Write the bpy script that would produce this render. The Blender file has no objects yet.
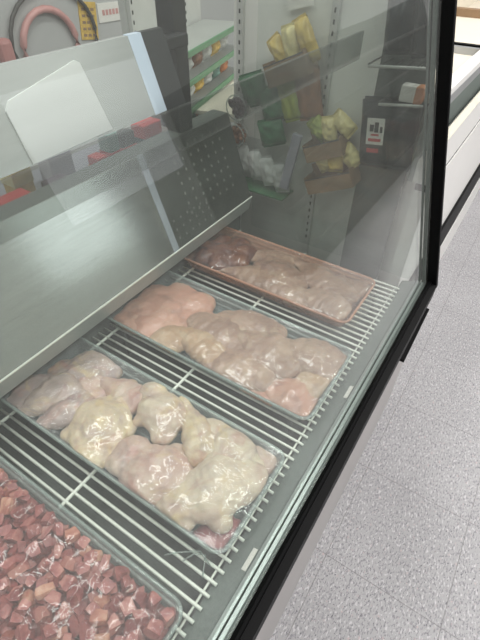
import bpy, bmesh, math, random
from mathutils import Vector, Matrix, noise
from mathutils.bvhtree import BVHTree

random.seed(7)
scene = bpy.context.scene
COL = scene.collection
R = math.radians

# ------------------------------------------------------------------ helpers
def link(o, parent=None):
    COL.objects.link(o)
    if parent is not None:
        o.parent = parent
    return o

def obj(name, bm, mat, parent=None, smooth=False, loc=None):
    bmesh.ops.recalc_face_normals(bm, faces=bm.faces[:])
    me = bpy.data.meshes.new(name)
    bm.to_mesh(me); bm.free()
    if mat is not None:
        for m in (mat if isinstance(mat, (list, tuple)) else [mat]):
            me.materials.append(m)
    if smooth:
        for p in me.polygons:
            p.use_smooth = True
    o = bpy.data.objects.new(name, me)
    if loc is not None:
        o.location = loc
    return link(o, parent)

def tag(o, label, cat, group=None, kind=None):
    if label: o['label'] = label
    if cat: o['category'] = cat
    if group: o['group'] = group
    if kind: o['kind'] = kind
    return o

def thing(name, label, cat, loc=(0, 0, 0), group=None):
    o = bpy.data.objects.new(name, None)
    o.empty_display_size = .05
    o.location = loc
    link(o)
    return tag(o, label, cat, group)

def struct(name, bm, mat, smooth=False):
    o = obj(name, bm, mat, None, smooth)
    o['kind'] = 'structure'
    return o

def bx(bm, x0, x1, y0, y1, z0, z1, bev=0, seg=2, mi=0):
    vs = [bm.verts.new((x, y, z)) for x in (x0, x1) for y in (y0, y1) for z in (z0, z1)]
    q = [(0, 1, 3, 2), (4, 6, 7, 5), (0, 4, 5, 1), (2, 3, 7, 6), (0, 2, 6, 4), (1, 5, 7, 3)]
    fs = [bm.faces.new([vs[i] for i in f]) for f in q]
    for f in fs: f.material_index = mi
    if bev:
        es = list({e for f in fs for e in f.edges})
        bmesh.ops.bevel(bm, geom=es, offset=bev, segments=seg, profile=.5, affect='EDGES')
    return vs

def prism(bm, poly, x0, x1, bev=0):
    """polygon in (y,z) extruded along x"""
    a = [bm.verts.new((x0, y, z)) for y, z in poly]
    b = [bm.verts.new((x1, y, z)) for y, z in poly]
    n = len(poly)
    fs = [bm.faces.new(a[::-1]), bm.faces.new(b)]
    for i in range(n):
        fs.append(bm.faces.new((a[i], a[(i+1) % n], b[(i+1) % n], b[i])))
    if bev:
        es = list({e for f in fs for e in f.edges})
        bmesh.ops.bevel(bm, geom=es, offset=bev, segments=2, profile=.5, affect='EDGES')

def tube(bm, pts, r, n=8, closed=False):
    pts = [Vector(p) for p in pts]
    rings = []
    m = len(pts)
    up = Vector((0, 0, 1))
    for i, p in enumerate(pts):
        if closed:
            t = pts[(i+1) % m] - pts[i-1]
        else:
            t = pts[min(i+1, m-1)] - pts[max(i-1, 0)]
        t.normalize()
        u = t.cross(up)
        if u.length < 1e-3: u = t.cross(Vector((1, 0, 0)))
        u.normalize(); v = u.cross(t)
        rr = r(i/(m-1)) if callable(r) else r
        rings.append([bm.verts.new(p + (u*math.cos(2*math.pi*k/n) + v*math.sin(2*math.pi*k/n))*rr) for k in range(n)])
    for i in range(m if closed else m-1):
        A, B = rings[i], rings[(i+1) % m]
        for k in range(n):
            bm.faces.new((A[k], A[(k+1) % n], B[(k+1) % n], B[k]))
    if not closed:
        bm.faces.new(rings[0][::-1]); bm.faces.new(rings[-1])

def smoothstep(a, b, x):
    t = max(0, min(1, (x-a)/(b-a))); return t*t*(3-2*t)

# ---------------------------------------------------------------- materials
def nodes(name):
    m = bpy.data.materials.new(name); m.use_nodes = True
    nt = m.node_tree
    return m, nt, nt.nodes, nt.links

def L(c):   # sRGB 0-255 -> linear
    out = []
    for v in c:
        v /= 255
        out.append(v/12.92 if v <= .04045 else ((v+.055)/1.055)**2.4)
    return (*out, 1)

def plain(name, col, rough=.5, metal=0, spec=.5, nscale=0, namt=.08, coat=0, bump=0, aniso=None):
    m, nt, N, K = nodes(name)
    b = N['Principled BSDF']
    b.inputs['Roughness'].default_value = rough
    b.inputs['Metallic'].default_value = metal
    b.inputs['Specular IOR Level'].default_value = spec
    b.inputs['Coat Weight'].default_value = coat
    b.inputs['Base Color'].default_value = L(col)
    tc = N.new('ShaderNodeTexCoord'); mp = N.new('ShaderNodeMapping')
    if aniso: mp.inputs['Scale'].default_value = aniso
    K.new(tc.outputs['Object'], mp.inputs['Vector'])
    nz = N.new('ShaderNodeTexNoise'); nz.inputs['Scale'].default_value = nscale or 40
    nz.inputs['Detail'].default_value = 4
    K.new(mp.outputs['Vector'], nz.inputs['Vector'])
    hs = N.new('ShaderNodeHueSaturation'); hs.inputs['Color'].default_value = L(col)
    mr = N.new('ShaderNodeMapRange'); mr.inputs['From Min'].default_value = .25; mr.inputs['From Max'].default_value = .75
    mr.inputs['To Min'].default_value = 1-namt; mr.inputs['To Max'].default_value = 1+namt
    K.new(nz.outputs['Fac'], mr.inputs['Value']); K.new(mr.outputs['Result'], hs.inputs['Value'])
    K.new(hs.outputs['Color'], b.inputs['Base Color'])
    if bump:
        bp = N.new('ShaderNodeBump'); bp.inputs['Strength'].default_value = bump; bp.inputs['Distance'].default_value = .002
        K.new(nz.outputs['Fac'], bp.inputs['Height']); K.new(bp.outputs['Normal'], b.inputs['Normal'])
    return m

def schlick(N, K, f0=.04, normal=None):
    lw = N.new('ShaderNodeLayerWeight'); lw.inputs['Blend'].default_value = .5
    if normal is not None: K.new(normal, lw.inputs['Normal'])
    pw = N.new('ShaderNodeMath'); pw.operation = 'POWER'; K.new(lw.outputs['Facing'], pw.inputs[0]); pw.inputs[1].default_value = 5
    ma = N.new('ShaderNodeMath'); ma.operation = 'MULTIPLY_ADD'; K.new(pw.outputs[0], ma.inputs[0]); ma.inputs[1].default_value = 1-f0; ma.inputs[2].default_value = f0
    return ma.outputs[0]

def glass(name, tint=(235, 245, 240), haze=.07, hazecol=(200, 215, 208), rough=.02, ior=1.45, smear=True):
    m, nt, N, K = nodes(name)
    N.remove(N['Principled BSDF']); out = N['Material Output']
    tr = N.new('ShaderNodeBsdfTransparent'); tr.inputs['Color'].default_value = L(tint)
    gl = N.new('ShaderNodeBsdfGlossy'); gl.inputs['Roughness'].default_value = rough
    fac = schlick(N, K, ((ior-1)/(ior+1))**2)
    mx = N.new('ShaderNodeMixShader')
    K.new(fac, mx.inputs['Fac']); K.new(tr.outputs['BSDF'], mx.inputs[1]); K.new(gl.outputs['BSDF'], mx.inputs[2])
    df = N.new('ShaderNodeBsdfDiffuse'); df.inputs['Color'].default_value = L(hazecol)
    m2 = N.new('ShaderNodeMixShader'); m2.inputs['Fac'].default_value = haze
    if smear and haze:
        tc = N.new('ShaderNodeTexCoord'); mp = N.new('ShaderNodeMapping'); mp.inputs['Scale'].default_value = (3, 1.2, 1.2)
        nz = N.new('ShaderNodeTexNoise'); nz.inputs['Scale'].default_value = 2.2; nz.inputs['Detail'].default_value = 5
        mr = N.new('ShaderNodeMapRange'); mr.inputs['From Min'].default_value = .3; mr.inputs['From Max'].default_value = .7
        mr.inputs['To Min'].default_value = haze*.6; mr.inputs['To Max'].default_value = haze*1.4
        K.new(tc.outputs['Object'], mp.inputs['Vector']); K.new(mp.outputs['Vector'], nz.inputs['Vector'])
        K.new(nz.outputs['Fac'], mr.inputs['Value']); K.new(mr.outputs['Result'], m2.inputs['Fac'])
    K.new(mx.outputs['Shader'], m2.inputs[1]); K.new(df.outputs['BSDF'], m2.inputs[2])
    K.new(m2.outputs['Shader'], out.inputs['Surface'])
    return m

def film_mat():
    m, nt, N, K = nodes('cling_film')
    N.remove(N['Principled BSDF']); out = N['Material Output']
    tc = N.new('ShaderNodeTexCoord'); mp = N.new('ShaderNodeMapping'); mp.inputs['Scale'].default_value = (34, 11, 14)
    mp.inputs['Rotation'].default_value = (0, 0, .5)
    nz = N.new('ShaderNodeTexNoise'); nz.inputs['Scale'].default_value = 1.3; nz.inputs['Detail'].default_value = 3
    nz.inputs['Distortion'].default_value = .6
    bp = N.new('ShaderNodeBump'); bp.inputs['Strength'].default_value = .7; bp.inputs['Distance'].default_value = .010
    K.new(tc.outputs['Object'], mp.inputs['Vector']); K.new(mp.outputs['Vector'], nz.inputs['Vector'])
    K.new(nz.outputs['Fac'], bp.inputs['Height'])
    tr = N.new('ShaderNodeBsdfTransparent'); tr.inputs['Color'].default_value = (.96, .96, .97, 1)
    gl = N.new('ShaderNodeBsdfGlossy'); gl.inputs['Roughness'].default_value = .09
    K.new(bp.outputs['Normal'], gl.inputs['Normal'])
    fac = schlick(N, K, .05, bp.outputs['Normal'])
    mx = N.new('ShaderNodeMixShader')
    K.new(fac, mx.inputs['Fac']); K.new(tr.outputs['BSDF'], mx.inputs[1]); K.new(gl.outputs['BSDF'], mx.inputs[2])
    df = N.new('ShaderNodeBsdfDiffuse'); df.inputs['Color'].default_value = (.75, .76, .78, 1)
    m2 = N.new('ShaderNodeMixShader'); m2.inputs['Fac'].default_value = .055
    K.new(mx.outputs['Shader'], m2.inputs[1]); K.new(df.outputs['BSDF'], m2.inputs[2])
    K.new(m2.outputs['Shader'], out.inputs['Surface'])
    return m

def meat_mat(name, c1, c2, c3, scale=22, rough=.33, sss=.12, rnd=0, blotch=()):
    """raw meat: blotches of three colours with wet coat"""
    m, nt, N, K = nodes(name)
    b = N['Principled BSDF']
    tc = N.new('ShaderNodeTexCoord')
    n1 = N.new('ShaderNodeTexNoise'); n1.inputs['Scale'].default_value = scale; n1.inputs['Detail'].default_value = 5; n1.inputs['Distortion'].default_value = .8
    oi = N.new('ShaderNodeObjectInfo')
    ad = N.new('ShaderNodeVectorMath'); ad.operation = 'ADD'
    sc = N.new('ShaderNodeVectorMath'); sc.operation = 'SCALE'; sc.inputs['Scale'].default_value = 9
    cx = N.new('ShaderNodeCombineXYZ')
    for i in range(3): K.new(oi.outputs['Random'], cx.inputs[i])
    K.new(cx.outputs['Vector'], sc.inputs[0]); K.new(sc.outputs['Vector'], ad.inputs[0]); K.new(tc.outputs['Object'], ad.inputs[1])
    K.new(ad.outputs['Vector'], n1.inputs['Vector'])
    rp = N.new('ShaderNodeValToRGB')
    e = rp.color_ramp.elements
    e[0].position = .33; e[0].color = L(c1); e[1].position = .68; e[1].color = L(c3)
    k = e.new(.5); k.color = L(c2)
    if rnd:
        s = N.new('ShaderNodeMath'); s.operation = 'MULTIPLY_ADD'; s.inputs[1].default_value = rnd; s.inputs[2].default_value = -rnd/2
        K.new(oi.outputs['Random'], s.inputs[0])
        a2 = N.new('ShaderNodeMath'); a2.operation = 'ADD'
        K.new(s.outputs[0], a2.inputs[0]); K.new(n1.outputs['Fac'], a2.inputs[1]); K.new(a2.outputs[0], rp.inputs['Fac'])
    else:
        K.new(n1.outputs['Fac'], rp.inputs['Fac'])
    col_out = rp.outputs['Color']
    for (sc_, lo_, hi_, cc, am, sd) in blotch:
        mp = N.new('ShaderNodeMapping'); mp.inputs['Location'].default_value = (sd, sd*.7, sd*1.3); K.new(ad.outputs['Vector'], mp.inputs['Vector'])
        nb = N.new('ShaderNodeTexNoise'); nb.inputs['Scale'].default_value = sc_; nb.inputs['Detail'].default_value = 6; nb.inputs['Roughness'].default_value = .65; nb.inputs['Distortion'].default_value = 1.2
        K.new(mp.outputs['Vector'], nb.inputs['Vector'])
        mr = N.new('ShaderNodeMapRange'); mr.inputs['From Min'].default_value = lo_; mr.inputs['From Max'].default_value = hi_; mr.inputs['To Max'].default_value = am
        K.new(nb.outputs['Fac'], mr.inputs['Value'])
        mx = N.new('ShaderNodeMix'); mx.data_type = 'RGBA'; mx.inputs['B'].default_value = L(cc)
        K.new(mr.outputs['Result'], mx.inputs['Factor']); K.new(col_out, mx.inputs['A']); col_out = mx.outputs['Result']
    K.new(col_out, b.inputs['Base Color'])
    b.inputs['Roughness'].default_value = rough
    b.inputs['Subsurface Weight'].default_value = sss
    b.inputs['Subsurface Radius'].default_value = (.012, .005, .003)
    b.inputs['Subsurface Scale'].default_value = .6
    b.inputs['Coat Weight'].default_value = .25; b.inputs['Coat Roughness'].default_value = .18
    n2 = N.new('ShaderNodeTexNoise'); n2.inputs['Scale'].default_value = scale*6; n2.inputs['Detail'].default_value = 4
    K.new(ad.outputs['Vector'], n2.inputs['Vector'])
    bp = N.new('ShaderNodeBump'); bp.inputs['Strength'].default_value = .35; bp.inputs['Distance'].default_value = .003
    K.new(n2.outputs['Fac'], bp.inputs['Height']); K.new(bp.outputs['Normal'], b.inputs['Normal'])
    return m

def floor_mat():
    m, nt, N, K = nodes('vinyl_floor')
    b = N['Principled BSDF']; b.inputs['Roughness'].default_value = .6; b.inputs['Specular IOR Level'].default_value = .3
    tc = N.new('ShaderNodeTexCoord')
    # cloudy base
    n0 = N.new('ShaderNodeTexNoise'); n0.inputs['Scale'].default_value = 3; n0.inputs['Detail'].default_value = 3
    K.new(tc.outputs['Object'], n0.inputs['Vector'])
    r0 = N.new('ShaderNodeValToRGB'); e = r0.color_ramp.elements
    e[0].position = .3; e[0].color = L((160, 159, 161)); e[1].position = .7; e[1].color = L((172, 171, 173))
    K.new(n0.outputs['Fac'], r0.inputs['Fac'])
    cur = r0.outputs['Color']
    def speck(rot, sx, sy, lo, hi, col, cur, seed):
        mp = N.new('ShaderNodeMapping'); mp.inputs['Rotation'].default_value = (0, 0, rot); mp.inputs['Scale'].default_value = (sx, sy, 1)
        mp.inputs['Location'].default_value = (seed, seed*1.7, 0)
        K.new(tc.outputs['Object'], mp.inputs['Vector'])
        nz = N.new('ShaderNodeTexNoise'); nz.inputs['Scale'].default_value = 1; nz.inputs['Detail'].default_value = 1.5
        K.new(mp.outputs['Vector'], nz.inputs['Vector'])
        mr = N.new('ShaderNodeMapRange'); mr.inputs['From Min'].default_value = lo; mr.inputs['From Max'].default_value = hi
        K.new(nz.outputs['Fac'], mr.inputs['Value'])
        mx = N.new('ShaderNodeMix'); mx.data_type = 'RGBA'
        K.new(mr.outputs['Result'], mx.inputs['Factor']); K.new(cur, mx.inputs['A']); mx.inputs['B'].default_value = L(col)
        return mx.outputs['Result']
    cur = speck(.3, 95, 210, .575, .65, (136, 134, 139), cur, 3.1)
    cur = speck(1.9, 100, 230, .585, .66, (142, 140, 144), cur, 7.7)
    cur = speck(.9, 150, 260, .635, .69, (100, 99, 107), cur, 12.3)
    cur = speck(2.5, 90, 190, .58, .67, (196, 194, 197), cur, 21.9)
    cur = speck(1.2, 80, 130, .66, .74, (186, 170, 171), cur, 31.9)
    # seams
    sp = N.new('ShaderNodeSeparateXYZ'); K.new(tc.outputs['Object'], sp.inputs['Vector'])
    facs = []
    for ax, off in (('X', .204), ('Y', .035)):
        a = N.new('ShaderNodeMath'); a.operation = 'SUBTRACT'; K.new(sp.outputs[ax], a.inputs[0]); a.inputs[1].default_value = off
        p = N.new('ShaderNodeMath'); p.operation = 'PINGPONG'; K.new(a.outputs[0], p.inputs[0]); p.inputs[1].default_value = .155
        l = N.new('ShaderNodeMath'); l.operation = 'LESS_THAN'; K.new(p.outputs[0], l.inputs[0]); l.inputs[1].default_value = .0012
        facs.append(l)
    mx = N.new('ShaderNodeMath'); mx.operation = 'MAXIMUM'; K.new(facs[0].outputs[0], mx.inputs[0]); K.new(facs[1].outputs[0], mx.inputs[1])
    ml = N.new('ShaderNodeMath'); ml.operation = 'MULTIPLY'; K.new(mx.outputs[0], ml.inputs[0]); ml.inputs[1].default_value = .62
    cm = N.new('ShaderNodeMix'); cm.data_type = 'RGBA'; K.new(ml.outputs[0], cm.inputs['Factor']); K.new(cur, cm.inputs['A']); cm.inputs['B'].default_value = L((120, 117, 118))
    K.new(cm.outputs['Result'], b.inputs['Base Color'])
    return m

M = dict(
    floor=floor_mat(),
    wall=plain('painted_wall', (176, 177, 176), .8, nscale=3, namt=.04),
    body=plain('grey_case_paint', (182, 178, 177), .45, nscale=6, namt=.03),
    liner=plain('case_liner_grey', (104, 110, 107), .5, nscale=30, namt=.10),
    pan=plain('front_pan_grey', (108, 117, 113), .4, nscale=160, namt=.13),
    alu=plain('aluminium_channel', (186, 196, 194), .35, .35, nscale=60, namt=.06, aniso=(1, 20, 20)),
    seal=plain('ribbed_seal', (120, 128, 126), .6, nscale=300, namt=.2),
    black=plain('black_plastic', (5, 5, 6), .5, spec=.12, nscale=60, namt=.2),
    steel=plain('brushed_steel', (190, 193, 190), .17, .9, nscale=8, namt=.07, aniso=(1, 1, 22)),
    steel_b=plain('bright_steel', (206, 209, 207), .26, .6, nscale=8, namt=.05, aniso=(1, 1, 22)),
    steel_p=plain('blue_white_reflection', (214, 228, 246), .3, .3, nscale=8, namt=.03),
    light_patch=plain('reflected_light_patch', (206, 209, 207), .4, .3, nscale=8, namt=.03, aniso=(1, 1, 22)),
    steel_c=plain('bright_reflection', (225, 235, 248), .18, .7, nscale=8, namt=.03),
    lip=plain('steel_lip', (176, 182, 179), .4, .5, nscale=10, namt=.05),
    perf=plain('dark_perforated_plate', (88, 94, 90), .4, .5, nscale=14, namt=.12),
    hole=plain('hole_light_rim', (120, 126, 120), .5, .3, nscale=80, namt=.1),
    rack=plain('white_coated_wire', (238, 241, 233), .4, nscale=90, namt=.06),
    post=plain('dark_post_paint', (44, 46, 48), .45, nscale=40, namt=.15),
    white=plain('white_enamel', (242, 240, 237), .35, nscale=5, namt=.02),
    cream=plain('cream_liner', (226, 218, 202), .45, nscale=5, namt=.03),
    yellowed=plain('yellowed_edge', (230, 225, 208), .5, nscale=40, namt=.06),
    greyband=plain('grey_recess', (120, 128, 124), .55, nscale=20, namt=.1),
    greyalu=plain('grey_aluminium', (176, 178, 180), .35, .4, nscale=20, namt=.05),
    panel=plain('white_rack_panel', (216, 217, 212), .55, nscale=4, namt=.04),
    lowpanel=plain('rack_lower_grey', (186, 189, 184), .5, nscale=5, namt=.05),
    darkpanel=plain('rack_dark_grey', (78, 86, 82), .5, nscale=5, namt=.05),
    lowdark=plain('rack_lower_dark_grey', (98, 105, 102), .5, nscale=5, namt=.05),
    palered=plain('pale_red', (176, 120, 116), .5, nscale=12, namt=.1),
    shelfgrey=plain('shelf_grey', (138, 141, 137), .6, nscale=12, namt=.06),
    upright=plain('upright_steel', (188, 190, 186), .45, .2, nscale=30, namt=.05),
    slot=plain('slot_black', (40, 42, 42), .7, nscale=30, namt=.1),
    glass=glass('case_glass', tint=(248, 251, 249), haze=.036, hazecol=(214, 213, 210)),  # haze on the panes: reflected store light and dust, mixed in as colour
    endglass=glass('end_glass', tint=(250, 252, 251), haze=.02, hazecol=(200, 208, 204)),
    dark_band=glass('reflected_band_glass', tint=(226, 228, 226), haze=.05, hazecol=(120, 126, 122), rough=.25),
    film=film_mat(),
    tray=glass('clear_tray_plastic', tint=(236, 240, 240), haze=.24, hazecol=(176, 182, 181), rough=.08, ior=1.5, smear=False),
    tray_o=glass('peach_tray_plastic', tint=(250, 226, 210), haze=.34, hazecol=(222, 176, 152), rough=.1, ior=1.45, smear=False),
    wire=plain('dark_wire', (78, 76, 74), .5, .3, nscale=60, namt=.1),
    basket=plain('brown_board_tray', (142, 116, 88), .7, nscale=25, namt=.15),
    yellow=plain('yellow_snack_bag', (205, 178, 92), .3, nscale=45, namt=.35, bump=.8),
    yellow2=plain('pale_yellow_bag', (214, 200, 140), .3, nscale=40, namt=.3, bump=.8),
    green=plain('green_bag', (44, 100, 66), .35, nscale=30, namt=.35, bump=.6),
    lime=plain('lime_bag', (140, 150, 70), .35, nscale=30, namt=.35, bump=.6),
    rail=plain('green_rail', (70, 120, 84), .45, nscale=30, namt=.15),
    navy=plain('dark_navy_bag', (26, 34, 40), .4, nscale=20, namt=.3, bump=.5),
    paper=plain('white_paper', (222, 220, 214), .7, nscale=30, namt=.03),
    red=plain('red_print', (190, 44, 48), .5, nscale=30, namt=.1),
    pink=plain('pink_hose', (200, 148, 144), .4, nscale=20, namt=.12),
    ylabel=plain('yellow_tag', (206, 172, 84), .6, nscale=60, namt=.25),
    orange=plain('orange_pack', (190, 120, 70), .45, nscale=30, namt=.3),
    teal=plain('teal_pack', (104, 140, 132), .45, nscale=30, namt=.25),
    lilac=plain('lilac_pack', (150, 150, 162), .5, nscale=12, namt=.08),
    berry=plain('dark_berry', (70, 50, 66), .35, nscale=30, namt=.3),
    brownpack=plain('brown_pack', (132, 92, 66), .4, nscale=40, namt=.4, bump=.6),
    greypack=plain('grey_white_pack', (188, 190, 188), .35, nscale=30, namt=.12, bump=.4),
)

_m, _nt, _N, _K = nodes('added_window_glow')
_N.remove(_N['Principled BSDF']); _e = _N.new('ShaderNodeEmission'); _e.inputs['Color'].default_value = (.95, .97, 1, 1); _e.inputs['Strength'].default_value = 2.0
_K.new(_e.outputs[0], _N['Material Output'].inputs['Surface']); M['added_glow'] = _m
M['wallf'] = plain('front_wall_paint', (196, 197, 194), .8, nscale=3, namt=.05)
# ---------------------------------------------------------------- the shell
bm = bmesh.new(); bx(bm, -3, 9, -4, 4, -.05, 0); struct('floor', bm, M['floor'])
bm = bmesh.new(); bx(bm, -3, 9, 2.3, 2.4, 0, 3); struct('wall_back', bm, M['wall'])
bm = bmesh.new(); bx(bm, -3, 9, 2.286, 2.3, 0, .1); struct('baseboard_back', bm, M['greyband'])

bm = bmesh.new()
WY = -3.4
for a0, a1, c0, c1 in ((-3, 9, 0, .8), (-3, 9, 2.0, 3), (-3, 2.2, .8, 2.0), (3.9, 9, .8, 2.0)):
    bx(bm, a0, a1, WY-.1, WY, c0, c1)
struct('wall_front', bm, M['wallf'])
bm = bmesh.new(); bx(bm, 2.2, 3.9, WY-.06, WY-.05, .8, 2.0); struct('added_window_1', bm, M['added_glow'])  # glowing window added for the bright patch mirrored in the steel
# dark shelving added across the aisle to darken reflections in glass and steel
og = thing('added_dark_shelf_unit', 'dark shelf unit added across the aisle to darken reflections in the meat case glass', 'shelf unit', (3.6, -1.45, 0))
def ogp(name, x0, x1, y0, y1, z0, z1, mat):
    bm = bmesh.new(); bx(bm, x0, x1, y0, y1, z0, z1, .004); o = obj(name, bm, M[mat], og); o.location = -Vector(og.location); return o
ogp('base', 2.3, 6.0, -1.75, -1.12, 0, .14, 'post'); ogp('back_panel', 2.3, 6.0, -1.75, -1.70, .14, 1.38, 'navy')
for z in (.14, .45, .76, 1.06): ogp('shelf', 2.3, 6.0, -1.70, -1.14, z, z+.02, 'wire')
for x in (2.3, 5.98): ogp('side_panel', x, x+.02, -1.75, -1.14, .14, 1.38, 'post')
# ---------------------------------------------------------- the display case
GX0, GX1 = -.9, 1.09          # length of the case
def gy(z): return .083 + .252*(z-.553)     # the slanted front glass
case = thing('meat_display_case', 'refrigerated meat case with slanted front glass in a black frame', 'display case', (.3, .4, 0))
def cp(name, bm, mat, smooth=False, parent=None):
    o = obj(name, bm, mat, None, smooth)
    par = parent or case
    o.parent = par
    o.matrix_parent_inverse = Matrix.Translation(-Vector(case.location)) if par is case else Matrix.Identity(4)
    return o
def sub(name, bm, mat, parent, smooth=False):
    o = obj(name, bm, mat, None, smooth); o.parent = parent
    return o

bm = bmesh.new()
prism(bm, [(.068, 0), (.80, 0), (.80, .40), (.70, .40), (.70, .445), (.14, .445), (.14, .505), (.068, .505)], GX0, GX1+.02)
body = cp('case_body', bm, M['body'])
bm = bmesh.new()
prism(bm, [(.141, .446), (.699, .446), (.699, .452), (.141, .452)], GX0, GX1)
prism(bm, [(.70, .40), (.78, .40), (.78, .60), (.70, .60)], GX0, GX1)
prism(bm, [(.124, .446), (.140, .446), (.146, .523), (.132, .53)], GX0, GX1)
cp('interior_liner', bm, M['liner'])
bm = bmesh.new()
prism(bm, [(.150, .527), (.150, .532), (.112, .546), (.098, .546), (.098, .506), (.120, .506)], GX0, GX1)
cp('front_pan', bm, M['pan'])
bm = bmesh.new()
prism(bm, [(.1115, .5465), (.1115, .550), (.106, .554), (.102, .554), (.102, .5465)], GX0, GX1)
prism(bm, [(.0925, .51), (.0985, .51), (.0985, .556), (.0925, .556)], GX0, GX1)
ch = cp('aluminium_channel', bm, M['alu'])
bm = bmesh.new()
prism(bm, [(.0855, .51), (.0925, .51), (.0925, .551), (.0855, .5525)], GX0, GX1)
cp('glass_seal', bm, M['seal'])
bm = bmesh.new()
prism(bm, [(.059, .507), (.0855, .507), (.0855, .558), (.079, .562), (.0745, .562), (.0735, .5565), (.059, .5545)], GX0, GX1+.012)
cp('bottom_frame_rail', bm, M['black'])
# glass pane
bm = bmesh.new()
prism(bm, [(gy(.555)+.006, .555), (gy(1.36)+.006, 1.36), (gy(1.36)+.001, 1.36), (gy(.555)+.001, .555)], GX0, GX1-.006)
cp('front_glass', bm, M['glass'])
bm = bmesh.new()
z0, z1 = .545, 1.40
prism(bm, [(gy(z0)-.024, z0), (gy(z0)+.007, z0), (gy(z1)+.007, z1), (gy(z1)-.024, z1)], GX1-.002, GX1+.014, .002)
cp('end_post', bm, M['black'])
bm = bmesh.new()
prism(bm, [(gy(z0)+.008, z0+.01), (gy(z0)+.017, z0+.01), (gy(z1)+.017, z1), (gy(z1)+.008, z1)], GX1-.010, GX1-.004)
prism(bm, [(gy(z0)+.021, z0+.01), (gy(z0)+.026, z0+.01), (gy(z1)+.026, z1), (gy(z1)+.021, z1)], GX1-.010, GX1-.004)
cp('post_gasket', bm, M['seal'])
bm = bmesh.new()
prism(bm, [(gy(1.36)-.015, 1.36), (gy(1.36)+.02, 1.36), (gy(1.36)+.02, 1.40), (gy(1.36)-.015, 1.40)], GX0, GX1-.002)
cp('top_frame_rail', bm, M['black'])
# end glass
bm = bmesh.new()
prism(bm, [(gy(.54)+.03, .54), (.66, .54), (.66, 1.36), (gy(1.36)+.03, 1.36)], GX1+.004, GX1+.010)
cp('end_glass', bm, M['endglass'])
# side bumper piece low on the body
bm = bmesh.new()
vs = bx(bm, .893, 1.085, .0535, .068, .425, .433, .001)
for v in bm.verts: v.co.z += (v.co.x-.893)*.22
cp('bumper_strip', bm, M['black'])
# rear plenum: a steel face leaning back by 20 degrees
TA = math.tan(R(20))
def ly(z): return .660+(z-.645)*TA
ZT = .879
def face(x0, x1, za, zb, off, mat, name, depth=.012, fn=ly):
    bm = bmesh.new()
    prism(bm, [(fn(za)-off, za), (fn(zb)-off, zb), (fn(zb)+depth, zb), (fn(za)+depth, za)], x0, x1)
    return cp(name, bm, mat)
bm = bmesh.new()
prism(bm, [(ly(.645)+.004, .645), (ly(ZT)+.004, ZT-.001), (.80, ZT-.001), (.80, .645)], GX0, GX1)
cp('rear_duct_body', bm, M['liner'])
pl = face(GX0, .712, .6455, ZT, .0, M['steel'], 'rear_plenum', .0035)
pp = face(.732, GX1-.002, .6455, ZT, -.0012, M['perf'], 'perforated_plate', .0035)  # perforated plate; the dark mirrored zone is put into its colour
face(.712, .732, .6455, ZT, .0012, M['steel_c'], 'bright_reflection_strip', .0035)  # bright reflected stripe in the steel, put in as a pale strip
hole_me = None
spots = [(.822 + i*.033, .855 - j*.025, 1.0) for i in range(7) for j in range(7)] + [(.750+i*.028, .712-j*.022, .8) for i in range(6) for j in range(3)]
for x, z, k in spots:
    if hole_me is None:
        bm = bmesh.new(); bx(bm, -.0034, .0034, -.0008, .0014, -.004, .004, .0012, 2)
        o = obj('perforation', bm, M['hole']); hole_me = o
    else:
        o = hole_me.copy(); COL.objects.link(o)
    o.parent = pp; o.location = Vector((x, ly(z)+.0010, z)) - Vector((0, 0, 0)); o.rotation_euler = (-R(20), 0, 0); o.scale = (k, 1, k)
bm = bmesh.new()
prism(bm, [(.659, .6445), (.80, .6445), (.80, .600), (.668, .600)], GX0, GX1)
cp('plenum_lip', bm, M['lip'])
bm = bmesh.new()
prism(bm, [(.6572, .6435), (.660, .6435), (.660, .6465), (.6572, .6465)], GX0, GX1)
cp('lip_bead', bm, M['rack'])
# upper canopy, the same lean
def uy(z): return .660+(z-.990)*TA
UT = 1.123
face(GX0, .700, .990, UT, 0, M['steel_b'], 'upper_canopy', .012, uy)
face(.700, .735, .990, UT+.001, .0012, M['steel_p'], 'canopy_reflection_strip', .012, uy)  # pale strip drawn for the bright stripe reflected across the canopy
face(.735, .800, .990, UT+.001, .0004, M['post'], 'canopy_dark_reflection', .012, uy)  # dark strip drawn for the mirrored dark at the canopy end
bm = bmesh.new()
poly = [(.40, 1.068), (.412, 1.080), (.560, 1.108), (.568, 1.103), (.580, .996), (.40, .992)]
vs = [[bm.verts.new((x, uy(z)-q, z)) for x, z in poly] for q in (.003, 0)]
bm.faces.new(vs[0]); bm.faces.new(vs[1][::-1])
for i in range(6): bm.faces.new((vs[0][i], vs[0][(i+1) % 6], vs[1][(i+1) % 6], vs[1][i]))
cp('canopy_light_patch', bm, M['light_patch'])  # reflected light patch on the canopy, modelled as a lighter plate
bm = bmesh.new(); bx(bm, .885, .935, .752, .80, ZT-.001, 1.40, .004)
cp('support_post', bm, M['post'])
bm = bmesh.new(); bx(bm, .78, .90, .722, .752, 1.075, 1.10, .003)
cp('canopy_bracket', bm, M['post'])
# dark reflected band in front of the canopy, modelled as a tinted glass strip
bm = bmesh.new()
prism(bm, [(.386, 1.058), (.392, 1.058), (.392, 1.112), (.386, 1.112)], GX0, GX1-.002)
cp('reflected_band', bm, M['dark_band'])

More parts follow.
